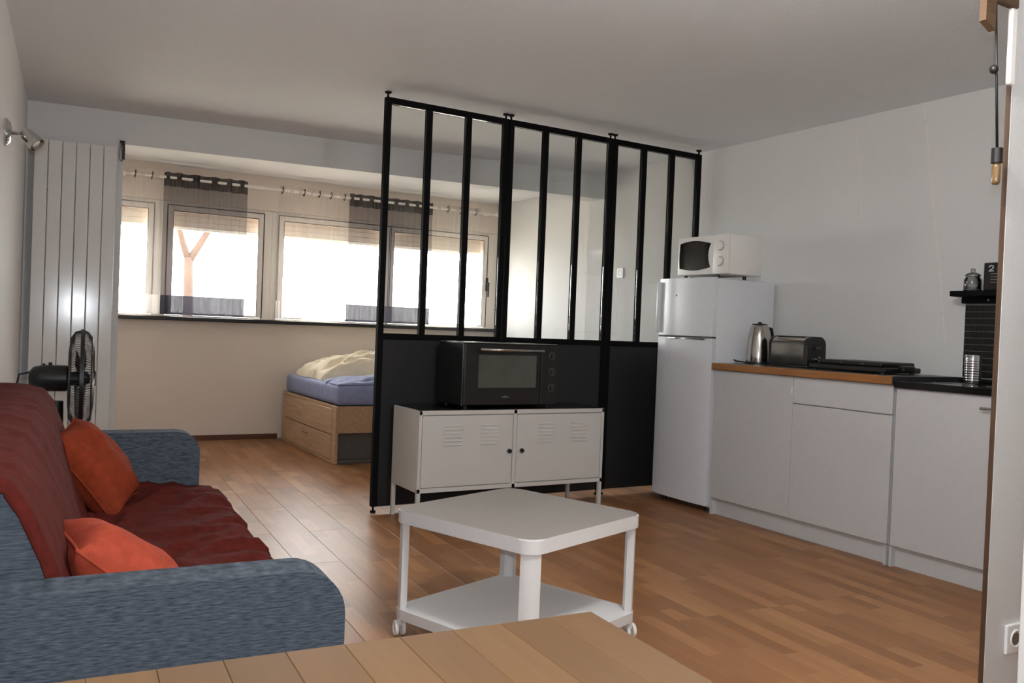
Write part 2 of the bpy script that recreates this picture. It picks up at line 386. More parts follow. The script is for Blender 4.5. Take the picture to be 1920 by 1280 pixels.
# curtain rod with rings and curtains
RY, RZ = 7.75, 2.235
rod = thing('curtain_rod', (.75, RY, RZ), 'white curtain rod with small dark rings above the long window', 'curtain rod')
b = MB((.75, RY, RZ)); b.cyl((.72, RY, RZ), (4.25, RY, RZ), .012, seg=12); b.build('rod', 'rod', rod, True)
for x in (.70, 4.27):
    b = MB((.75, RY, RZ)); b.sph((x, RY, RZ), .02); b.build('finial', 'rod', rod, True)
for x in (.80, 2.40, 4.2):
    b = MB((.75, RY, RZ)); b.box(x-.008, x+.008, RY+.0125, 7.899, RZ-.008, RZ+.008); b.build('bracket', 'rod', rod)
def ring(x):
    b = MB((.75, RY, RZ)); pts = [(x+.004*math.sin(a), RY+.022*math.cos(a), RZ+.03*math.sin(a)) for a in [2*math.pi*i/16 for i in range(16)]]
    b.tube(pts, .004, 6, True); b.build('ring', 'ring', rod, True)
for x in (.87, 1.0, 2.085, 2.28, 2.42, 2.53, 2.66, 3.72, 3.86, 4.03): ring(x)

def curtain(x0, x1, kind, label, gather=0., twist=False, hem_h=.16, ph=0.):
    z1, z0 = RZ+.042, 1.09
    root = thing('sheer_curtain', ((x0+x1)/2, RY, z0), label, 'curtain', group='sheer curtains on the white rod')
    org = ((x0+x1)/2, RY, z0)
    nw = max(3, round((x1-x0)/.11))
    def f(ua, va, za, zb):
        z = zb+(za-zb)*va
        t = (z1-z)/(z1-z0)
        uu = ua
        if gather: uu = ua-(gather/(2*math.pi))*math.sin(2*math.pi*ua)*.5*(1 if ua < .5 else .35)
        x = x0+(x1-x0)*uu
        if twist: x = x0+(x1-x0)*uu*(1-.72*t*(.6+.4*math.sin(t*9)))
        amp = .024*(1-.35*t)
        y = RY+amp*math.cos(ua*nw*math.pi*2+ph)+.006*noise.noise((x*9, z*3, ph))
        return Vector((x, y, z))-Vector(org)
    nu = nw*14
    a, bnd = ('grey_sheer', 'grey_band') if kind == 'grey' else ('white_sheer', 'white_band')
    b = MB(); b.grid(lambda u, v: f(u, v, z1-.115, z0+hem_h), nu, 24); b.build('cloth', a, root, True)
    # header with the rod showing between eyelets
    b = MB(); b.grid(lambda u, v: f(u, v, z1, z1-.115), nu, 4); b.build('header', bnd if kind == 'grey' else a, root, True)
    b = MB(); b.grid(lambda u, v: f(u, v, z0+hem_h, z0), nu, 4); b.build('hem', 'grey_hem' if kind == 'grey' else bnd, root, True)
    return root
curtain(.76, 1.09, 'white', 'white sheer curtain next to the radiator pier')
curtain(1.095, 1.785, 'grey', 'grey sheer curtain in front of the tree outside', gather=.9, ph=.4)
curtain(2.06, 2.30, 'white', 'narrow twisted white sheer curtain hanging from the rod', twist=True, ph=1.)
curtain(2.31, 2.70, 'white', 'white sheer curtain beside the right-hand grey sheer', ph=.7)
curtain(2.71, 3.56, 'grey', 'grey sheer curtain seen partly through the black-framed partition', gather=.5, ph=1.4)
curtain(3.57, 4.10, 'white', 'white sheer curtain near the window handle', ph=.2)

# outside
tag(MB().box(-14, 24, 8.3, 40, -.4, -.2).build('ground', 'ground'), 'pale ground outside the windows', 'ground', None, 'structure')
tr = thing('tree', (2.36, 14, -.2), 'bare forked tree standing outside behind the grey sheer', 'tree', group='trees outside the window')
o3 = (2.36, 14, -.2)
b = MB(o3); b.tube([(2.40, 14, -.2), (2.38, 14, 1.0), (2.37, 14, 1.55), (2.36, 14, 1.98)], [.085, .075, .07, .066], 10); b.build('trunk', 'bark', tr, True)
for pts, rr in (([(2.36, 14, 1.93), (2.27, 14, 2.2), (2.16, 14, 2.6), (2.1, 14.1, 3.2)], [.055, .045, .038, .025]), ([(2.37, 14, 1.93), (2.5, 14, 2.15), (2.66, 14, 2.45), (2.85, 13.9, 2.9), (3.0, 13.9, 3.5)], [.06, .052, .046, .036, .025]),
                ([(2.62, 14, 2.38), (2.9, 14.2, 2.65), (3.3, 14.2, 2.75)], [.03, .025, .015])):
    b = MB(o3); b.tube(pts, rr, 8); b.build('branch', 'bark', tr, True)
tr2 = thing('tree', (4.2, 16.6, -.2), 'slender leafy tree outside by the edge of the grey sheer', 'tree', group='trees outside the window')
b = MB((4.2, 16.6, -.2)); b.tube([(4.36, 16.6, -.2), (4.32, 16.6, 1.4), (4.2, 16.6, 2.5), (4.1, 16.6, 3.6)], [.06, .05, .04, .03], 8); b.build('trunk', 'bark', tr2, True)
b = MB((4.2, 16.6, -.2))
for i in range(120):
    c = Vector((4.15+random.gauss(0, .22), 16.6+random.gauss(0, .2), 3.05+random.gauss(0, .3))); q = Matrix.Translation(c) @ Matrix.Rotation(random.random()*6, 4, Vector((random.random(), random.random(), random.random())).normalized())
    vv = [b.bm.verts.new(q @ Vector(p)) for p in ((-.05, 0, 0), (0, .02, 0), (.05, 0, 0), (0, -.02, .01))]; b.bm.faces.new(vv)
tag(b.build('leaves', 'bark', tr2), kind='stuff')

# ------------------------------------------------------------------ radiator, sconce, hook
ra = math.atan(-.091)
rad = thing('radiator', (.07, BY(.07)-.018, 0), 'tall white vertical radiator of flat columns on the short wall pier', 'radiator', math.atan(-.061))
for i in range(6):
    x = .048+i*.0785
    MB().box(x+.002, x+.0765, -.10, -.07, .14, 2.155, .003, 2).build('column', 'radiator', rad)
for z in (.17, 2.09):
    MB().box(.046, .52, -.07, -.045, z, z+.045, .006, 2).build('header_pipe', 'radiator', rad, 'auto')
for x in (.12, .44):
    for z in (.4, 1.85): MB().box(x, x+.03, -.07, 0.0, z, z+.04).build('wall_bracket', 'radiator', rad)
b = MB(); b.cyl((.50, -.085, .14), (.50, -.085, .0), .009, seg=10); b.build('feed_pipe', 'radiator', rad, True)

sx, sy, sz = XL(4.5), 4.5, 1.87
sc = thing('wall_spotlight', (sx, sy, sz), 'small chrome spotlight with a round base on the left wall', 'wall lamp', -math.atan(.059))
b = MB(); tfx = Matrix.Rotation(R(90), 4, 'Y')
b.lathe([(0, 0), (.062, 0), (.062, .008), (.045, .024), (.018, .03), (0, .03)], tf=tfx, seg=28); b.build('wall_plate', 'chrome', sc, 'auto')
b = MB(); b.tube([(.028, 0, 0), (.075, 0, -.002), (.095, 0, -.012)], .008, 10); b.build('arm', 'chrome', sc, True)
hd = Matrix.Translation((.105, -.01, -.02)) @ Matrix.Rotation(R(135), 4, 'Y') @ Matrix.Rotation(R(20), 4, 'X')
b = MB(); b.lathe([(0, -.045), (.022, -.045), (.03, -.03), (.033, 0), (.036, .04), (.03, .04), (.026, .01), (0, .005)], tf=hd, seg=24); b.build('lamp_head', 'chrome', sc, 'auto')
b = MB(); b.lathe([(0, .012), (.025, .02), (.02, .032), (0, .036)], tf=hd, seg=20); b.build('bulb', 'white', sc, True)

hk = thing('curtain_hook', (.628, BY(.628)-.002, 2.14), 'dark and chrome hook bracket at the corner of the beam', 'hook', ra)
b = MB(); b.box(-.024, .004, -.012, 0, .05, .078, .003, 2); b.box(-.008, .008, -.03, -.012, -.05, .075, .004, 2); b.build('bracket', 'plastic', hk)
b = MB(); b.tube([(-.016, -.02, .055), (-.02, -.024, 0), (-.016, -.024, -.045), (-.004, -.024, -.06)], .008, 10); b.build('rod', 'chrome', hk, True)

# ------------------------------------------------------------------ black framed partition
PY = lambda x: 4.617+.018*x
px = [1.818, 2.637, 3.447, 4.236]
plabels = ['black framed glazed partition panel at the free end beside the bed alcove', 'middle black framed glazed partition panel behind the small oven', 'black framed glazed partition panel standing against the kitchen wall']
for i in range(3):
    x0, x1 = px[i]+.003, px[i+1]-.003
    W = x1-x0
    t = thing('partition_panel', (x0, PY(x0), 0), plabels[i], 'partition', math.atan(.018), 'glazed partition panels')
    fw, fd, top, zb = .034, .036, 2.372, .035
    MB().box(0, fw, 0, fd, zb, top, .002, 1).build('post', 'black', t)
    MB().box(W-fw, W, 0, fd, zb, top, .002, 1).build('post', 'black', t)
    MB().box(fw, W-fw, .001, fd-.001, top-.036, top).build('top_rail', 'black', t)
    MB().box(fw, W-fw, .001, fd-.001, .995, 1.03).build('middle_rail', 'black', t)
    MB().box(fw, W-fw, .008, fd-.008, zb, .995).build('lower_panel', 'panel', t)
    mw = .036; g = (W-2*fw-2*mw)/3
    for k in (1, 2):
        xm = fw+k*g+(k-1)*mw
        MB().box(xm, xm+mw, .002, fd-.002, 1.03, top-.036).build('mullion', 'black', t)
    for k in range(3):
        xm = fw+k*(g+mw)
        MB().box(xm, xm+g, .016, .02, 1.03, top-.036).build('pane', 'glass', t)
    for xm in (.016, W-.016):
        b = MB(); b.cyl((xm, fd/2, top), (xm, fd/2, H-.010), .006, seg=10); b.cyl((xm, fd/2, H-.010), (xm, fd/2, H-.001), .017, .02, seg=16); b.build('ceiling_jack', 'black', t, 'auto')
        b = MB(); b.cyl((xm, fd/2, 0.001), (xm, fd/2, .012), .016, seg=16); b.cyl((xm, fd/2, .012), (xm, fd/2, zb), .006, seg=10); b.build('foot', 'black', t, 'auto')

# ------------------------------------------------------------------ locker cabinet + oven
cx0, cx1, cy0, cy1, cz0, cz1 = 1.912, 3.130, 4.236, 4.596, .182, .632
O = (cx0, cy0, 0)
cab = thing('locker_cabinet', O, 'low white metal locker cabinet with two louvred doors and black top', 'cabinet')
b = MB(O); b.box(cx0, cx1, cy0+.02, cy1, cz0, cz1-.006, .003, 1); b.build('body', 'metalwhite', cab)
b = MB(O); fr = .018
b.box(cx0, cx1, cy0, cy0+.02, cz1-.03, cz1-.006, .002, 1); b.box(cx0, cx1, cy0, cy0+.02, cz0, cz0+.024, .002, 1)
b.box(cx0, cx0+fr, cy0, cy0+.02, cz0, cz1-.006, .002, 1); b.box(cx1-fr, cx1, cy0, cy0+.02, cz0, cz1-.006, .002, 1)
xm = 2.508; b.box(xm-.011, xm+.011, cy0, cy0+.02, cz0, cz1-.006, .002, 1); b.build('front_frame', 'metalwhite', cab)
b = MB(O); b.box(cx0+.004, cx1-.004, cy0+.006, cy1-.002, cz1-.006, cz1, .002, 1); b.build('top_panel', 'hob', cab)
for x in (cx0+.011, cx1-.011):
    for y in (cy0+.011, cy1-.011):
        b = MB(O); b.box(x-.011, x+.011, y-.011, y+.011, .001, cz0, .002, 1); b.build('leg', 'metalwhite', cab)
for (a0, a1, kx) in ((cx0+fr+.003, xm-.014, xm-.037), (xm+.014, cx1-fr-.003, xm+.045)):
    b = MB(O); b.box(a0, a1, cy0+.002, cy0+.019, cz0+.027, cz1-.034, .002, 1); dd = b.build('door', 'metalwhite', cab)
    wd = a1-a0
    for cxm in (a0+wd*.33, a0+wd*.73):
        for k in range(6):
            z = cz1-.085-k*.021
            b = MB(O); b.prism([(cy0+.002, z), (cy0-.0035, z-.006), (cy0+.002, z-.007)], 'x', cxm-.055, cxm+.055); b.build('louvre', 'metalwhite', dd)
    b = MB(O); b.cyl((kx, cy0+.002, .393), (kx, cy0-.006, .393), .006, seg=12); b.cyl((kx, cy0-.006, .393), (kx, cy0-.018, .393), .013, .011, seg=20); b.build('knob', 'plastic', dd, 'auto')

ox0, ox1, oy0, oy1, oz0, oz1 = 2.180, 2.800, 4.262, 4.590, .646, 1.000
O = ((ox0+ox1)/2, (oy0+oy1)/2, cz1)
ov = thing('toaster_oven', O, 'black countertop oven with glass door on the white locker cabinet', 'oven')
b = MB(O); b.box(ox0, ox1, oy0+.02, oy1, oz0, oz1, .006, 2); b.build('body', 'plastic', ov)
b = MB(O); b.box(ox0+.005, ox1-.12, oy0, oy0+.019, oz0+.004, oz1-.012, .004, 2); dd = b.build('door', 'plastic', ov)
b = MB(O); b.box(ox0+.09, ox0+.468, oy0-.002, oy0+.001, .748, .932); b.build('door_glass', 'ovenglass', dd)
b = MB(O); b.cyl((ox0+.085, oy0-.03, .962), (ox0+.50, oy0-.03, .962), .009, seg=14)
for x in (ox0+.11, ox0+.475): b.cyl((x, oy0+.002, .962), (x, oy0-.03, .962), .006, seg=8)
b.build('handle', 'steel', dd, True)
b = MB(O); b.box(2.425, 2.475, oy0-.0012, oy0+.001, .692, .697); b.prism([(2.435, .698), (2.465, .698), (2.45, .704)], 'y', oy0-.0012, oy0+.001); b.build('emblem', 'greymark', dd)
b = MB(O); b.box(ox1-.117, ox1-.003, oy0, oy0+.019, oz0+.004, oz1-.012, .004, 2); b.build('control_panel', 'plastic', ov)
for z in (.932, .84, .748):
    b = MB(O); b.cyl((2.757, oy0+.001, z), (2.757, oy0-.016, z), .017, .015, seg=24); k_ = b.build('knob', 'dgrey', ov, 'auto')
    b = MB(O); b.tube([(2.757+.0205*math.cos(a), oy0-.001, z+.0205*math.sin(a)) for a in [2*math.pi*i/24 for i in range(24)]], .0014, 6, True); b.build('dial_ring', 'greymark', k_)
b = MB(O); b.box(ox0-.0015, ox0+.003, oy0+.016, oy0+.022, oz0, oz1, .0005, 1); b.box(ox0, ox1, oy0+.016, oy0+.022, oz1-.002, oz1+.0015); b.build('edge_trim', 'steel', ov)
for x in (ox0+.04, ox1-.04):
    for y in (oy0+.05, oy1-.04):
        b = MB(O); b.cyl((x, y, cz1), (x, y, oz0+.002), .014, seg=12); b.build('foot', 'plastic', ov)

# ------------------------------------------------------------------ fridge + microwave
fx, fy0, fy1, fz = 3.705, 3.968, 4.482, 1.450
O = (4.0, (fy0+fy1)/2, 0)
fr_ = thing('refrigerator', O, 'white two-door refrigerator between the partition and the kitchen units', 'refrigerator')
b = MB(O); b.box(fx+.05, 4.24, fy0, fy1, .03, fz-.006, .008, 2); b.build('body', 'fridge', fr_, 'auto')
def fdoor(z0, z1):
    b = MB(O); n = 10; poly = []
    for i in range(n+1):
        t = i/n; y = fy0+.002+(fy1-fy0-.004)*t; poly.append((fx+.014*(2*t-1)**2+.006*max(0, abs(2*t-1)-.9)*10, y))
    poly += [(fx+.047, fy1-.002), (fx+.047, fy0+.002)]
    b.prism(poly, 'z', z0, z1); return b
d1 = fdoor(1.084, fz).build('freezer_door', 'fridge', fr_, 'auto')
d2 = fdoor(.045, 1.072).build('main_door', 'fridge', fr_, 'auto')
b = MB(O); b.box(fx+.02, fx+.05, fy0+.004, fy1-.004, 1.0725, 1.0835); b.build('door_gap', 'dgrey', fr_)
b = MB(O); b.box(fx-.004, fx+.012, fy0+.05, fy1-.12, 1.062, 1.0715, .003, 2); b.build('grip', 'chrome', d2, 'auto')
b = MB(O); b.box(fx-.012, fx+.016, fy1-.03, fy1-.004, 1.10, 1.43, .008, 3); b.build('handle', 'fridge', d1, 'auto')
b = MB(O); b.cyl((fx+.004, fy1-.19, 1.34), (fx-.0005, fy1-.19, 1.34), .006, seg=12); b.build('badge', 'dgrey', d1)
for y in (fy0+.05, fy1-.05):
    for x in (fx+.09, 4.2):
        b = MB(O); b.cyl((x, y, .001), (x, y, .032), .018, seg=14); b.build('foot', 'dgrey', fr_)

mx0, mx1, my0, my1, mz0, mz1 = 3.752, 4.045, 3.878, 4.335, 1.470, 1.712
my0, my1 = 3.895, 4.348
O = ((mx0+mx1)/2, (my0+my1)/2, fz)
mi = thing('microwave', O, 'small white microwave oven standing on the refrigerator', 'microwave')
b = MB(O); b.box(mx0+.02, mx1, my0, my1, mz0, mz1, .006, 2); b.build('body', 'white', mi, 'auto')
b = MB(O); b.box(mx0, mx0+.019, my0+.135, my1, mz0, mz1, .006, 2); md = b.build('door', 'white', mi, 'auto')
b = MB(O); b.box(mx0, mx0+.019, my0, my0+.132, mz0, mz1, .006, 2); mc = b.build('control_panel', 'white', mi, 'auto')
poly = []
ya, yb, za, zb = my0+.150, my1-.022, mz0+.032, mz1-.032
for i in range(11):
    t = i/10; poly.append((ya+(yb-ya)*t, za+.012-.016*math.sin(math.pi*t)))
for i in range(1, 6): poly.append((yb-.012*0+.006*math.sin(math.pi*i/6), za+.012+(zb-za-.03)*i/6))
for i in range(11):
    t = 1-i/10; poly.append((ya+(yb-ya)*t, zb-.018+.024*math.sin(math.pi*(.15+.85*(1-t)))*1.0))
for i in range(1, 6): poly.append((ya+.022*math.sin(math.pi*i/6), zb-.01-(zb-za-.02)*i/6))
b = MB(O); b.prism(poly, 'x', mx0-.003, mx0+.002); b.build('window', 'hob', md)
for z in (mz1-.07, mz1-.165):
    b = MB(O); b.cyl((mx0+.002, my0+.066, z), (mx0-.014, my0+.066, z), .026, .024, seg=28); k_ = b.build('knob', 'white', mc, 'auto')
    b = MB(O); b.tube([(mx0-.001, my0+.066+.029*math.cos(a), z+.029*math.sin(a)) for a in [2*math.pi*i/28 for i in range(28)]], .0016, 6, True); b.build('dial_ring', 'brass', k_)
for y in (my0+.12, my1-.04):
    for x in (mx0+.04, mx1-.03):
        b = MB(O); b.cyl((x, y, fz), (x, y, mz0+.002), .012, seg=12); b.build('foot', 'plastic', mi)

# ------------------------------------------------------------------ kitchen units
kx = 3.742
ya, ym, yb = 3.952, 3.338, 2.716        # far end, middle, near end
O = (4.0, yb, 0)
k1 = thing('base_cabinet', O, 'white kitchen base unit with two doors and a drawer under the wood-edged worktop', 'cabinet', group='kitchen base units')
b = MB(O); b.box(kx+.02, XR-.03, yb, ya, .10, .884); b.box(kx+.002, XR-.03, ya-.016, ya, .001, .10); b.box(kx+.002, XR-.03, yb, yb+.016, .001, .10); b.build('body', 'front', k1)
b = MB(O); b.box(kx+.03, kx+.046, yb+.0165, ya-.0165, .001, .099); b.build('plinth', 'front', k1)
b = MB(O); b.box(kx, kx+.018, ym+.002, ya-.001, .104, .882, .0015, 1); d0 = b.build('door', 'front', k1)
b = MB(O); b.box(kx, kx+.018, yb+.001, ym-.002, .104, .733, .0015, 1); d1 = b.build('door', 'front', k1)
b = MB(O); b.box(kx, kx+.018, yb+.001, ym-.002, .739, .882, .0015, 1); d2 = b.build('drawer', 'front', k1)
b = MB(O); b.box(kx-.006, kx+.001, ym+.004, ym+.012, .79, .83, .002, 1); b.build('door_stop', 'white', d0)
O = (4.0, 2.1, 0); y0, y1 = 2.1, 2.702
k2 = thing('base_cabinet', O, 'single-door white kitchen base unit under the black hob', 'cabinet', group='kitchen base units')
b = MB(O); b.box(kx+.02, XR-.03, y0, y1, .10, .872); b.box(kx+.002, XR-.03, y1-.016, y1, .001, .10); b.build('body', 'front', k2)
b = MB(O); b.box(kx+.03, kx+.046, y0, y1-.0165, .001, .099); b.build('plinth', 'front', k2)
b = MB(O); b.box(kx, kx+.018, y0, y1-.004, .104, .870, .0015, 1); d0 = b.build('door', 'front', k2)
b = MB(O); b.cyl((kx-.026, 2.11, .82), (kx-.026, 2.262, .815), .0055, seg=10); b.cyl((kx-.026, 2.25, .8153), (kx+.002, 2.25, .8153), .0045, seg=8); b.build('handle', 'brass', d0, True)
# worktop
O = (4.0, 3.3, .8845)
wt = thing('worktop', O, 'grey kitchen worktop with a brown wooden front edge', 'worktop')
b = MB(O); b.box(kx-.01, XR-.002, 2.708, 3.958, .885, .926); b.build('top', 'worktop_top', wt)
b = MB(O); b.box(kx-.026, kx-.0102, 2.708, 3.958, .885, .926, .004, 2); b.build('front_edge', 'worktop', wt)
b = MB(O); b.box(kx-.026, XR-.002, 2.7025, 2.7078, .885, .926); b.build('end_edge', 'dgrey', wt)
O = (4.0, 2.4, .8725)
hb = thing('hob', O, 'black glass hob let into the end of the kitchen run', 'hob')
b = MB(O); b.box(kx-.02, XR-.016, 2.1, 2.7015, .8725, .906, .004, 2); b.build('slab', 'hob', hb)
b = MB(O); b.box(XR-.05, XR-.017, 2.1, 2.70, .9062, .925, .002, 1); b.build('rear_rim', 'hob', hb)
for (x, y, r) in ((3.92, 2.52, .09), (3.92, 2.28, .07), (4.12, 2.28, .09)):
    b = MB(O); b.tube([(x+r*math.cos(a), y+r*math.sin(a), .9062) for a in [2*math.pi*i/32 for i in range(32)]], .0012, 5, True); b.build('cooking_ring', 'greymark', hb)

# mosaic splashback: backing, tiles
O = (XR-.012, 2.5, .93)
sp_ = thing('splashback', O, 'black mosaic tile splashback on the wall behind the hob', 'splashback')
b = MB(O); b.box(XR-.010, XR-.001, 2.10, 2.705, .927, 1.305); b.build('backing', 'grout', sp_)
ts = .0335; tme = None
for iy in range(18):
    for iz in range(11):
        yy = 2.703-(iy+1)*ts; zz = .929+iz*ts+.001
        if tme is None:
            b = MB(); b.box(XR-.015, XR-.010, .001, ts-.0015, .001, ts-.0015, .0008, 1); b.org = Vector((0, 0, 0)); t_ = b.build('tile', 'tile', sp_); tme = t_.data
        else:
            t_ = bpy.data.objects.new('tile', tme); COL.objects.link(t_); t_.parent = sp_
        t_.location = (-O[0], yy-O[1], zz-O[2])
# shelf
O = (4.2, 2.45, 1.34)
sh = thing('wall_shelf', O, 'black wooden wall shelf above the mosaic splashback', 'shelf')
b = MB(O); b.box(4.145, XR-.001, 2.10, 2.712, 1.338, 1.366, .003, 1); b.build('board', 'black', sh)
b = MB(O); b.box(XR-.05, XR-.001, 2.10, 2.705, 1.306, 1.3375, .003, 1); b.build('rail', 'black', sh)
b = MB(O); b.cyl((XR-.0505, 2.56, 1.322), (XR-.053, 2.56, 1.322), .004, seg=10); b.build('screw', 'chrome', sh)

# ------------------------------------------------------------------ things on the kitchen run
WZ = .9265
def lathe_thing(name, loc, label, cat): return thing(name, loc, label, cat)
kt = thing('kettle', (4.0, 3.852, WZ), 'tall tapering chrome kettle with black base on the worktop', 'kettle')
b = MB(); b.lathe([(0, .012), (.076, .012), (.077, .02), (.074, .08), (.067, .16), (.057, .222), (.050, .236), (0, .24)], seg=36); b.build('body', 'steel', kt, 'auto')
b = MB(); b.lathe([(0, 0), (.08, 0), (.08, .010), (.072, .0118), (0, .0118)], seg=36); b.build('base', 'plastic', kt, 'auto')
b = MB(); b.lathe([(0, .2405), (.048, .2405), (.044, .247), (.012, .249), (.012, .258), (0, .26)], seg=28); b.build('lid', 'plastic', kt, 'auto')
b = MB(); b.tube([(.05, .0, .225), (.10, .0, .22), (.115, .0, .17), (.105, .0, .08), (.078, .0, .05)], .010, 10); b.build('handle', 'plastic', kt, True)
b = MB(); b.tube([(-.02, .075, .006), (-.08, .10, .012), (-.12, .085, .02), (-.10, .07, .014), (-.02, .07, .004)], .004, 8); b.build('cord', 'plastic', kt, True)

to = thing('toaster', (4.0, 3.545, WZ), 'rounded chrome toaster with black ends beside the kettle', 'toaster')
b = MB(); pr = rounded(-.075, .075, .018, .178, .05, 8, (0, 1, 1, 0)); b.prism([(p[0], p[1]) for p in pr], 'y', -.105, .135); b.build('shell', 'steel', to, 'auto')
b = MB(); b.prism([(p[0]*1.02, p[1]*1.01) for p in pr], 'y', -.135, -.106); b.build('end_cap', 'plastic', to, 'auto')
b = MB(); b.prism([(p[0]*1.02, p[1]*1.01) for p in pr], 'y', .136, .155); b.build('end_cap', 'plastic', to, 'auto')
b = MB(); b.box(-.07, .07, -.13, .15, 0, .0175, .004, 1); b.build('base', 'plastic', to)
for x in (-.03, .03):
    b = MB(); b.box(x-.012, x+.012, -.08, .13, .1785, .181); b.build('slot', 'plastic', to)
b = MB(); b.box(-.02, .02, -.15, -.1365, .105, .125, .004, 2); b.build('lever', 'dgrey', to)
b = MB(); b.cyl((0, -.1365, .05), (0, -.155, .05), .018, seg=20); b.build('knob', 'chrome', to, 'auto')

gr = thing('electric_grill', (4.02, 3.10, WZ), 'flat closed black electric grill lying on the worktop', 'grill')
b = MB(); b.box(-.15, .15, -.235, .25, .006, .034, .008, 2); b.build('base_tray', 'plastic', gr)
b = MB(); b.box(-.14, .14, -.205, .20, .0345, .060, .010, 3); b.build('lid', 'plastic', gr)
b = MB(); b.box(-.05, .05, -.275, -.2355, .012, .046, .012, 3); b.build('handle', 'plastic', gr)
b = MB(); b.box(-.05, .05, .2505, .275, .012, .034, .008, 3); b.build('handle', 'plastic', gr)
b = MB(); b.box(-.145, -.1402, .03, .045, .045, .052); b.box(-.145, -.1402, -.105, -.09, .045, .052); b.build('latch', 'steel', gr)
for x in (-.12, .12):
    for y in (-.2, .23):
        b = MB(); b.cyl((x, y, 0), (x, y, .0065), .012, seg=10); b.build('foot', 'plastic', gr)

cu = thing('metal_cup', (4.06, 2.515, .9065), 'ribbed stainless steel cup standing on the hob', 'cup')
prof = [(0, 0), (.036, 0), (.037, .004)]
for i in range(9): prof += [(.0365, .012+i*.012), (.0385, .016+i*.012), (.0365, .020+i*.012)]
prof += [(.038, .132), (.0385, .14), (.036, .14), (.035, .13), (.034, .01), (0, .008)]
b = MB(); b.lathe(prof, seg=32); b.build('cup_body', 'chrome', cu, True)

ja = thing('glass_jar', (4.20, 2.625, 1.3665), 'small clear glass jar with a domed lid on the black shelf', 'jar')
b = MB(); b.lathe([(0, .0), (.038, 0), (.042, .006), (.042, .055), (.034, .068), (.034, .074), (.030, .074), (.030, .066), (.038, .054), (.038, .01), (0, .006)], seg=28); b.build('jar_body', glassy('jar_glass', (.86, .88, .88), .12), ja, True)
b = MB(); b.lathe([(.0, .0745), (.038, .0745), (.038, .080), (.030, .088), (.018, .095), (.010, .098), (.013, .106), (.008, .113), (0, .115)], seg=28); b.build('lid', glassy('lid_glass', (.82, .84, .84), .16), ja, True)
b = MB(); b.lathe([(0, .0062), (.037, .0065), (.037, .03), (0, .032)], seg=24); b.build('contents', 'marking', ja, True)

bx_ = thing('tin_box', (4.205, 2.468, 1.3665), 'black box with a white emblem on the black shelf', 'box')
b = MB(); b.box(-.05, .05, -.10, .075, 0, .135, .003, 1); b.build('box_body', 'plastic', bx_)
b = MB()
y0 = .036; xf = -.0512
b.tube([(xf, y0+.012, .112), (xf, y0+.004, .120), (xf, y0-.008, .118), (xf, y0-.010, .108), (xf, y0+.002, .10), (xf, y0+.012, .094), (xf, y0-.012, .094)], .003, 6); b.build('emblem', 'marking', bx_)
for i, z in enumerate((.078, .064, .05, .036)):
    b = MB(); b.box(xf-.0004, xf+.001, -.012-.004*(i % 2), .038, z, z+.004); b.build('printed_line', 'greymark', bx_)

ol = thing('wall_socket', (XR-.001, 5.655, 1.57), 'small white socket plate high on the wall behind the glass', 'socket', group='wall sockets')
b = MB(); b.box(-.011, 0, -.04, .04, -.04, .04, .003, 2); b.build('plate', 'pink', ol)
b = MB(); b.tube([(-.0115, .022*math.cos(a), .022*math.sin(a)) for a in [2*math.pi*i/24 for i in range(24)]], .0015, 6, True); b.build('ring', 'brass', ol)
ol = thing('wall_socket', (2.49, 1.3895, .265), 'white round socket low on the white wall end', 'socket', group='wall sockets')
b = MB(); b.box(-.042, .042, -.010, 0, -.042, .042, .004, 2); b.build('plate', 'pink', ol)
b = MB(); b.tube([(.024*math.cos(a), -.0105, .024*math.sin(a)) for a in [2*math.pi*i/24 for i in range(24)]], .003, 6, True); b.build('ring', 'pink', ol)
b = MB(); b.cyl((0, -.0102, 0), (0, -.0108, 0), .018, seg=20); b.build('well', 'brass', ol)

# hanging lamp at the wall end
O = (2.27, 1.38, 2.03)
hl = thing('bracket_lamp', O, 'hanging amber bulb on a wooden bracket at the white wall end', 'lamp')
b = MB(O); b.box(2.196, 2.345, 1.370, 1.389, 2.005, 2.035, .003, 1); b.prism([(2.196, 1.945), (2.24, 1.925), (2.24, 2.005), (2.196, 2.005)], 'y', 1.370, 1.389); b.build('bracket', 'lampwood', hl)
b = MB(O); b.cyl((2.252, 1.38, 2.005), (2.289, 1.38, 1.62), .0035, seg=8); b.build('cord', 'plastic', hl, True)
b = MB(O); b.sph((2.258, 1.38, 1.828), .012); b.build('cord_stop', 'plastic', hl, True)
b = MB(O); b.cyl((2.290, 1.38, 1.622), (2.290, 1.38, 1.582), .0145, seg=18); b.build('bulb_holder', 'plastic', hl, 'auto')
b = MB(O); b.lathe([(0, -.058), (.008, -.057), (.011, -.05), (.011, -.01), (.009, 0), (0, 0)], (2.290, 1.38, 1.582), 18); b.build('bulb', 'bulb', hl, True)

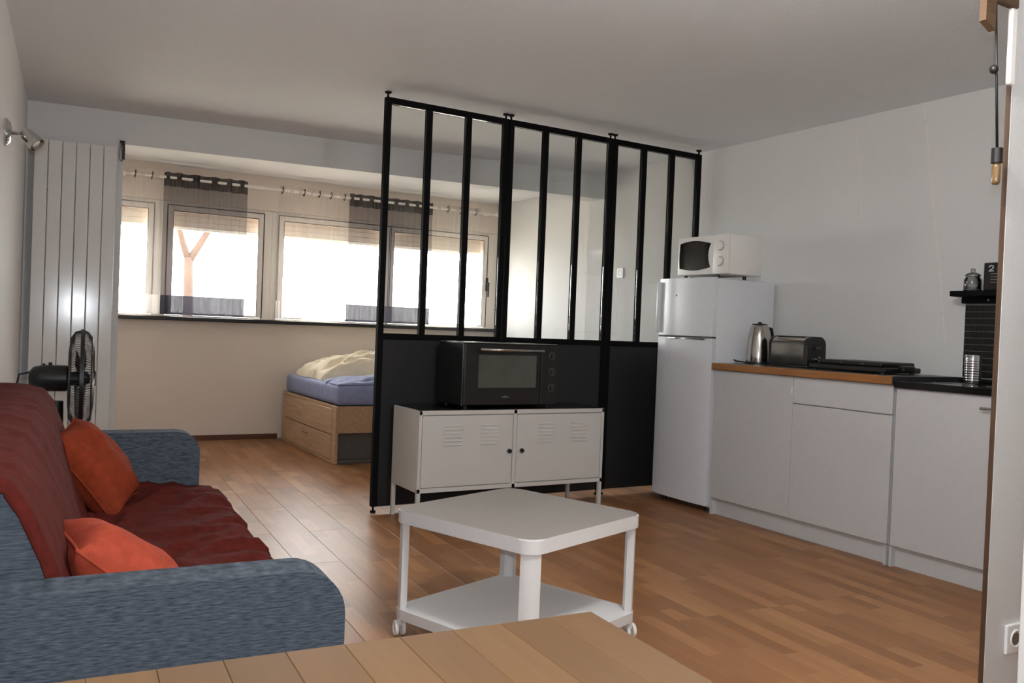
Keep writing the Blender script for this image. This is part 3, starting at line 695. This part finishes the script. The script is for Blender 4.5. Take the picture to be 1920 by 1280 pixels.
# ------------------------------------------------------------------ coffee table
ct = thing('coffee_table', (1.577, 2.608, 0), 'white square coffee table on castors with a lower shelf', 'table', R(19.4))
hs = .316; rc = .055
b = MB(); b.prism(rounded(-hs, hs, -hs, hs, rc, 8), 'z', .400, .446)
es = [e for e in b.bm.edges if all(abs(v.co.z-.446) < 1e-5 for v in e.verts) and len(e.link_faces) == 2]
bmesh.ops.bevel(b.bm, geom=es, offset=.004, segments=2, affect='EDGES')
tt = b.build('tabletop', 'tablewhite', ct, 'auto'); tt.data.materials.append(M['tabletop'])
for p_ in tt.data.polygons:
    if p_.normal.z > .9 and p_.area > .01: p_.material_index = 1  # upper face gets the white with shade painted in
b = MB(); b.prism(rounded(-hs+.004, hs-.004, -hs+.004, hs-.004, rc, 8), 'z', .065, .100); b.build('lower_shelf', 'tablewhite', ct, 'auto')
for sx_ in (-1, 1):
    for sy_ in (-1, 1):
        b = MB(); cxx, cyy = (hs-.006-rc)*sx_, (hs-.006-rc)*sy_; ro, ri = rc, rc-.026; pts = []
        a0 = math.atan2(sy_, sx_)
        out = [(cxx+ro*math.cos(a0+R(t)), cyy+ro*math.sin(a0+R(t))) for t in (-36, -24, -12, 0, 12, 24, 36)]
        inn = [(cxx+ri*math.cos(a0+R(t)), cyy+ri*math.sin(a0+R(t))) for t in (36, 24, 12, 0, -12, -24, -36)]
        b.prism(out+inn, 'z', .1005, .3995); b.build('leg', 'tablewhite', ct, 'auto')
        wx, wy = (hs-.028)*sx_, (hs-.028)*sy_
        b = MB(); b.cyl((wx, wy, .040), (wx, wy, .0645), .010, seg=10); b.box(wx-.016, wx+.016, wy-.012, wy+.012, .034, .046, .004, 2)
        cs = b.build('castor_fork', 'caster', ct)
        for q in (-1, 1):
            b = MB(); ax = Matrix.Translation((wx, wy, .0265)) @ Matrix.Rotation(R(60), 4, 'Z') @ Matrix.Rotation(R(90), 4, 'X')
            b.lathe([(0, q*.006), (.026, q*.006), (.026, q*.018), (.022, q*.019), (.021, q*.015), (0, q*.014)], tf=ax, seg=24); b.build('wheel', 'caster', cs, 'auto')

# ------------------------------------------------------------------ sofa
SA = -math.atan(.056)
so = thing('sofa', (-.198, 1.565, 0), 'grey fabric sofa with flat rounded arms against the left wall', 'sofa', SA)
SL = 2.13; SD = .752
def arm(y0, y1):
    b = MB(); b.prism(rounded(0, SD, .10, .632, .085, 8, (0, 1, 0, 0)), 'y', y0, y1)
    es = [e for e in b.bm.edges if len(e.link_faces) == 2 and e.calc_face_angle(0) > R(60)]
    bmesh.ops.bevel(b.bm, geom=es, offset=.012, segments=3, affect='EDGES')
    return b.build('arm', 'sofa_x', so, 'auto')
arm(0, .10); arm(SL-.10, SL)
b = MB(); b.box(.02, SD-.04, .102, SL-.102, .12, .27, .01, 2); b.build('base', 'sofa', so)
b = MB(); b.box(.16, SD+.02, .104, SL-.104, .272, .405, .03, 4); b.build('seat', 'sofa', so, 'auto')
b = MB(); b.prism([(.01, .28), (.25, .408), (.33, .412), (.292, .53), (.25, .66), (.215, .745), (.19, .785), (.14, .802), (.04, .80), (.012, .78)], 'y', .104, SL-.104)
es = [e for e in b.bm.edges if len(e.link_faces) == 2 and e.calc_face_angle(0) > R(20)]
bmesh.ops.bevel(b.bm, geom=es, offset=.012, segments=2, affect='EDGES'); b.build('backrest', 'sofa', so)
for x in (.06, SD-.08):
    for y in (.05, SL-.05):
        b = MB(); b.cyl((x, y, .001), (x, y, .10), .018, .024, seg=14); b.build('leg', 'plastic', so, 'auto')
# throw
th = thing('sofa_throw', (-.198, 1.565, 0), 'maroon cloth throw covering the back and seat of the grey sofa', 'blanket', SA)
prof = [(.02, .808), (.08, .81), (.145, .81), (.20, .793), (.228, .748), (.262, .665), (.303, .535), (.342, .435), (.42, .418), (.55, .417), (.67, .417), (.75, .414), (.79, .398), (.80, .36), (.803, .30), (.80, .25)]
acc = [0]
for p, q in zip(prof, prof[1:]): acc.append(acc[-1]+math.dist(p, q))
def P(s):
    s *= acc[-1]
    for i in range(len(prof)-1):
        if s <= acc[i+1]+1e-9:
            t = (s-acc[i])/(acc[i+1]-acc[i]); p, q = prof[i], prof[i+1]
            dx, dz = q[0]-p[0], q[1]-p[1]; l = math.hypot(dx, dz)
            return Vector((p[0]+dx*t, 0, p[1]+dz*t)), Vector((-dz/l, 0, dx/l))
    return Vector((prof[-1][0], 0, prof[-1][1])), Vector((1, 0, 0))
def thf(u, v):
    p, n = P(u); y = .1015+(SL-.112-.1015)*v
    amp = .006 if u < .5 else (.016 if u < .85 else .02)
    k = noise.noise((u*5+y*3.2, y*7.5-u*4, 1.3))+.5*noise.noise((u*14+y*6, y*16, 4.2))
    rid = (1-abs(noise.noise((u*7-y*5.5, y*2.1+u*3, 9.7))))**4
    off = amp*(.45+.55*k)+(.02*rid if u > .52 else .004*rid)
    if u > .8: off += .012*(u-.8)/.2*math.sin(y*23)+.01*(u-.8)/.2*math.sin(y*41+1)
    y += .05*(u-.5)*(1-v)*math.sin(u*9) if v < .2 else 0
    off *= min(1., v*14)
    q = p+n*max(.001, off+.004)
    if v == 0: q = p-n*.012
    if u > .97: q.z += .02*math.sin(y*17)
    return Vector((q.x, y, q.z))
b = MB(); b.grid(thf, 90, 110); b.build('cloth', 'throw', th, True, .004)

def cushion(name, loc, rot, size, thick, m, label):
    o = thing(name, loc, label, 'cushion', group='orange cushions on the sofa')
    o.rotation_euler = rot
    b = MB(); n = 26; s2 = size/2
    def f(sgn):
        def g(u, v):
            a, c = u*2-1, v*2-1
            t = max(0., (1-abs(a)**2.6)*(1-abs(c)**2.6))**.5
            pin = 1-.09*(1-abs(a)**2)*abs(c)**6; pin2 = 1-.09*(1-abs(c)**2)*abs(a)**6
            w_ = noise.noise((a*2.2, c*2.2, sgn*3+loc[1]*7))*.018*t
            return Vector((a*s2*pin2, c*s2*pin, sgn*(thick/2*t)+w_))
        return g
    b.grid(f(1), n, n); b.grid(f(-1), n, n)
    bmesh.ops.remove_doubles(b.bm, verts=b.bm.verts, dist=.0015)
    c_ = b.build('cover', m, o, True)
    b = MB(); loop = []
    for i in range(80):
        t = i/80*4; k = int(t); f_ = t-k; a, c = [(2*f_-1, -1), (1, 2*f_-1), (1-2*f_, 1), (-1, 1-2*f_)][k]
        pin = 1-.09*(1-abs(a)**2)*abs(c)**6; pin2 = 1-.09*(1-abs(c)**2)*abs(a)**6
        loop.append((a*s2*pin2, c*s2*pin, 0))
    b.tube(loop, .004, 6, True); b.build('piping', m, c_, True)
    return o
cushion('cushion', (.262, 3.20, .562), (R(10), R(52), R(-10)), .34, .17, 'rust', 'rust orange cushion leaning on the throw by the far arm')
cushion('cushion', (.235, 1.98, .515), (R(-3), R(42), R(3)), .34, .17, 'orange', 'salmon orange cushion tucked behind the near arm')

# ------------------------------------------------------------------ pedestal fan
fa = thing('pedestal_fan', (.197, 4.33, 0), 'dark pedestal fan with round wire guard behind the sofa', 'fan', R(-4))
b = MB(); b.lathe([(0, .001), (.19, .001), (.19, .012), (.15, .025), (.05, .04), (.025, .06), (0, .06)], seg=32); b.build('base', 'plastic', fa, 'auto')
b = MB(); b.cyl((0, 0, .05), (0, 0, .48), .011, seg=14); b.build('pole', 'chrome', fa, 'auto')
b = MB(); b.cyl((0, 0, .47), (0, 0, .52), .016, .022, seg=16); b.cyl((0, 0, .52), (0, 0, .685), .03, .026, seg=18); b.build('neck', 'plastic', fa, 'auto')
b = MB(); b.cyl((0, -.002, .565), (0, -.034, .565), .012, seg=12); b.build('tilt_knob', 'chrome', fa, 'auto')
tfz = Matrix.Translation((0, 0, .785)) @ Matrix.Rotation(R(90), 4, 'Y')
b = MB(); b.lathe([(0, -.115), (.03, -.112), (.05, -.095), (.058, -.06), (.058, .035), (.045, .045), (0, .045)], tf=tfz, seg=28); mo = b.build('motor_housing', 'plastic', fa, 'auto')
b = MB(); b.cyl((-.03, 0, .84), (-.03, 0, .855), .008, seg=10); b.cyl((-.055, 0, .838), (-.055, 0, .85), .005, seg=8); b.build('oscillation_knob', 'plastic', mo)
RG = .217
def guard(prof):
    b = MB(); nw = 110
    for i in range(nw):
        a = 2*math.pi*i/nw
        pts = [tfz @ Vector((r*math.cos(a), r*math.sin(a), z)) for r, z in prof]
        b.tube(pts, .0013, 4)
    for r, z in (prof[0], prof[-1], prof[len(prof)//2]):
        b.tube([tfz @ Vector((r*math.cos(2*math.pi*i/40), r*math.sin(2*math.pi*i/40), z)) for i in range(40)], .003, 6, True)
    return b
guard([(.05, .042), (.12, .042), (.18, .048), (.208, .065), (RG, .095)]).build('rear_guard', 'dgrey', fa)
guard([(.03, .146), (.12, .144), (.185, .135), (.208, .118), (RG, .0985)]).build('front_guard', 'dgrey', fa)
b = MB(); b.lathe([(RG-.002, .088), (RG+.004, .088), (RG+.004, .104), (RG-.002, .104), (RG-.002, .088)], tf=tfz, seg=48); b.build('guard_rim', 'plastic', fa, 'auto')
b = MB(); b.lathe([(0, .146), (.034, .146), (.034, .152), (0, .154)], tf=tfz, seg=24); b.build('guard_badge', 'plastic', fa, 'auto')
b = MB(); b.lathe([(0, .05), (.03, .05), (.032, .11), (.02, .128), (0, .13)], tf=tfz, seg=20); hub = b.build('hub', 'plastic', fa, 'auto')
for k in range(3):
    b = MB(); A = tfz @ Matrix.Rotation(2*math.pi*k/3, 4, 'Z')
    b.grid(lambda u, v: A @ Vector((.028+.155*u, (v-.5)*(.05+.10*math.sin(math.pi*min(1, u*.75+.15))), .09+.045*(v-.5)*(1-.3*u))), 10, 8); b.build('blade', 'dgrey', hub, True, .002)
b = MB(); b.tube([(-.11, 0, .81), (-.15, .0, .80), (-.158, .0, .755), (-.12, .0, .70), (-.06, .0, .66), (-.028, 0, .64)], .0045, 8); b.build('cord', 'plastic', fa, True)

# ------------------------------------------------------------------ bed
bx0, bx1, by0, by1, bz = 2.168, 4.18, 6.332, 7.80, .441
O = (bx0, by0, 0)
be = thing('bed', O, 'pale oak storage bed with drawers standing under the window', 'bed')
b = MB(O); b.box(bx0, bx0+.022, by0, by0+.09, .001, bz, .002, 1); b.box(bx0, bx0+.022, by1-.09, by1, .001, bz, .002, 1); b.box(bx0+.0005, bx0+.02, by0+.09, by1-.09, .001, .02); b.box(bx0+.0005, bx0+.02, by0+.09, by1-.09, bz-.02, bz)
b.box(bx1-.02, bx1, by0, by1, .001, bz); b.box(bx0+.0225, bx1-.0205, by1-.02, by1, .001, bz); b.build('frame', 'bedwood', be)
for z0, z1, hz in ((.022, .212, .15), (.216, bz-.022, None)):
    b = MB(O); b.box(bx0-.004, bx0+.018, by0+.093, by1-.093, z0+.002, z1-.002, .003, 1); dr_ = b.build('drawer', 'bedwood', be)
    if hz:
        b = MB(O); b.box(bx0-.018, bx0-.0045, 7.02, 7.16, hz, hz+.012, .003, 1); b.build('handle', 'brass', dr_)
b = MB(O); b.box(bx0+.0225, bx1-.0205, by0, by0+.02, .235, bz, .002, 1); b.build('side_rail', 'bedwood', be)
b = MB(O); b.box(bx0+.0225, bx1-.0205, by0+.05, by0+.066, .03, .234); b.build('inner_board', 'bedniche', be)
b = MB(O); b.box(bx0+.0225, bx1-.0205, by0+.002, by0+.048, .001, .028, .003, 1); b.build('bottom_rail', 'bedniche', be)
ms = thing('mattress', (3.2, 7.1, bz), 'thick mattress in a pale blue fitted sheet on the oak bed', 'mattress')
b = MB((3.2, 7.1, bz))
b.box(bx0+.012, bx1-.03, by0+.012, by1-.03, bz+.001, .60, .035, 4); b.build('sheeted_mattress', 'sheet', ms, True)
def heap(name, x0, x1, y0, y1, z0, hgt, m, label, cat, seed, fold=3., part='cover'):
    o = thing(name, ((x0+x1)/2, (y0+y1)/2, z0), label, cat); b = MB()
    def top(u, v):
        a, c = u*2-1, v*2-1
        t = max(0., (1-abs(a)**3.)*(1-abs(c)**3.))**.45
        k = noise.noise((a*fold+seed, c*fold*1.4, seed))+.5*noise.noise((a*fold*2.6, c*fold*3.2+seed, 2.)); rid = (1-abs(noise.noise((a*fold*1.3-c*2, c*fold+seed, 5.))))**3
        e = 1+.07*noise.noise((a*4+seed, c*4, 8))
        return Vector((a*(x1-x0)/2*e, c*(y1-y0)/2*e, hgt*t*(.72+.22*k+.35*rid)+.002))
    b.grid(top, 60, 60); b.grid(lambda u, v: Vector((top(u, v).x, top(u, v).y, .0015)), 12, 12)
    b.build(part, m, o, True); return o
heap('sheet_fold', 2.20, 3.6, 6.365, 6.83, .601, .055, 'sheet', 'rumpled pale blue sheet bunched on the mattress', 'sheet', 3.1, 3.5)
heap('duvet', 2.215, 3.7, 6.90, 7.68, .601, .20, 'duvet', 'crumpled cream duvet heaped at the wall side of the bed', 'duvet', 1.7, 2.6)

# ------------------------------------------------------------------ dining table in the foreground
dt = thing('dining_table', (.0915, .328, 0), 'light wood stave table top in the foreground', 'table', R(-3.2))
tx0, tx1, ty0, ty1, tz = -.355, .493, -.42, .542, .75
n = 14; sw = (tx1-tx0)/n
for i in range(n):
    y = ty0; first = True
    while y < ty1-1e-4:
        ln = random.uniform(.35, .6) if not first else random.uniform(.12, .6)
        y2 = min(ty1, y+ln)
        if ty1-y2 < .08: y2 = ty1
        b = MB(); b.box(.0002, sw-.0002, 0, y2-y-.0004, -.03, 0, .0006, 1); o = b.build('stave', 'table', dt); o.location = (tx0+i*sw, y, tz)
        y = y2; first = False
b = MB(); b.box(tx0+.05, tx1-.05, ty0+.05, ty1-.05, tz-.10, tz-.031, .003, 1); b.build('apron', 'table', dt)
for x in (tx0+.07, tx1-.07):
    for y in (ty0+.07, ty1-.07):
        b = MB(); b.box(x-.03, x+.03, y-.03, y+.03, .001, tz-.101, .004, 1); b.build('leg', 'table', dt)
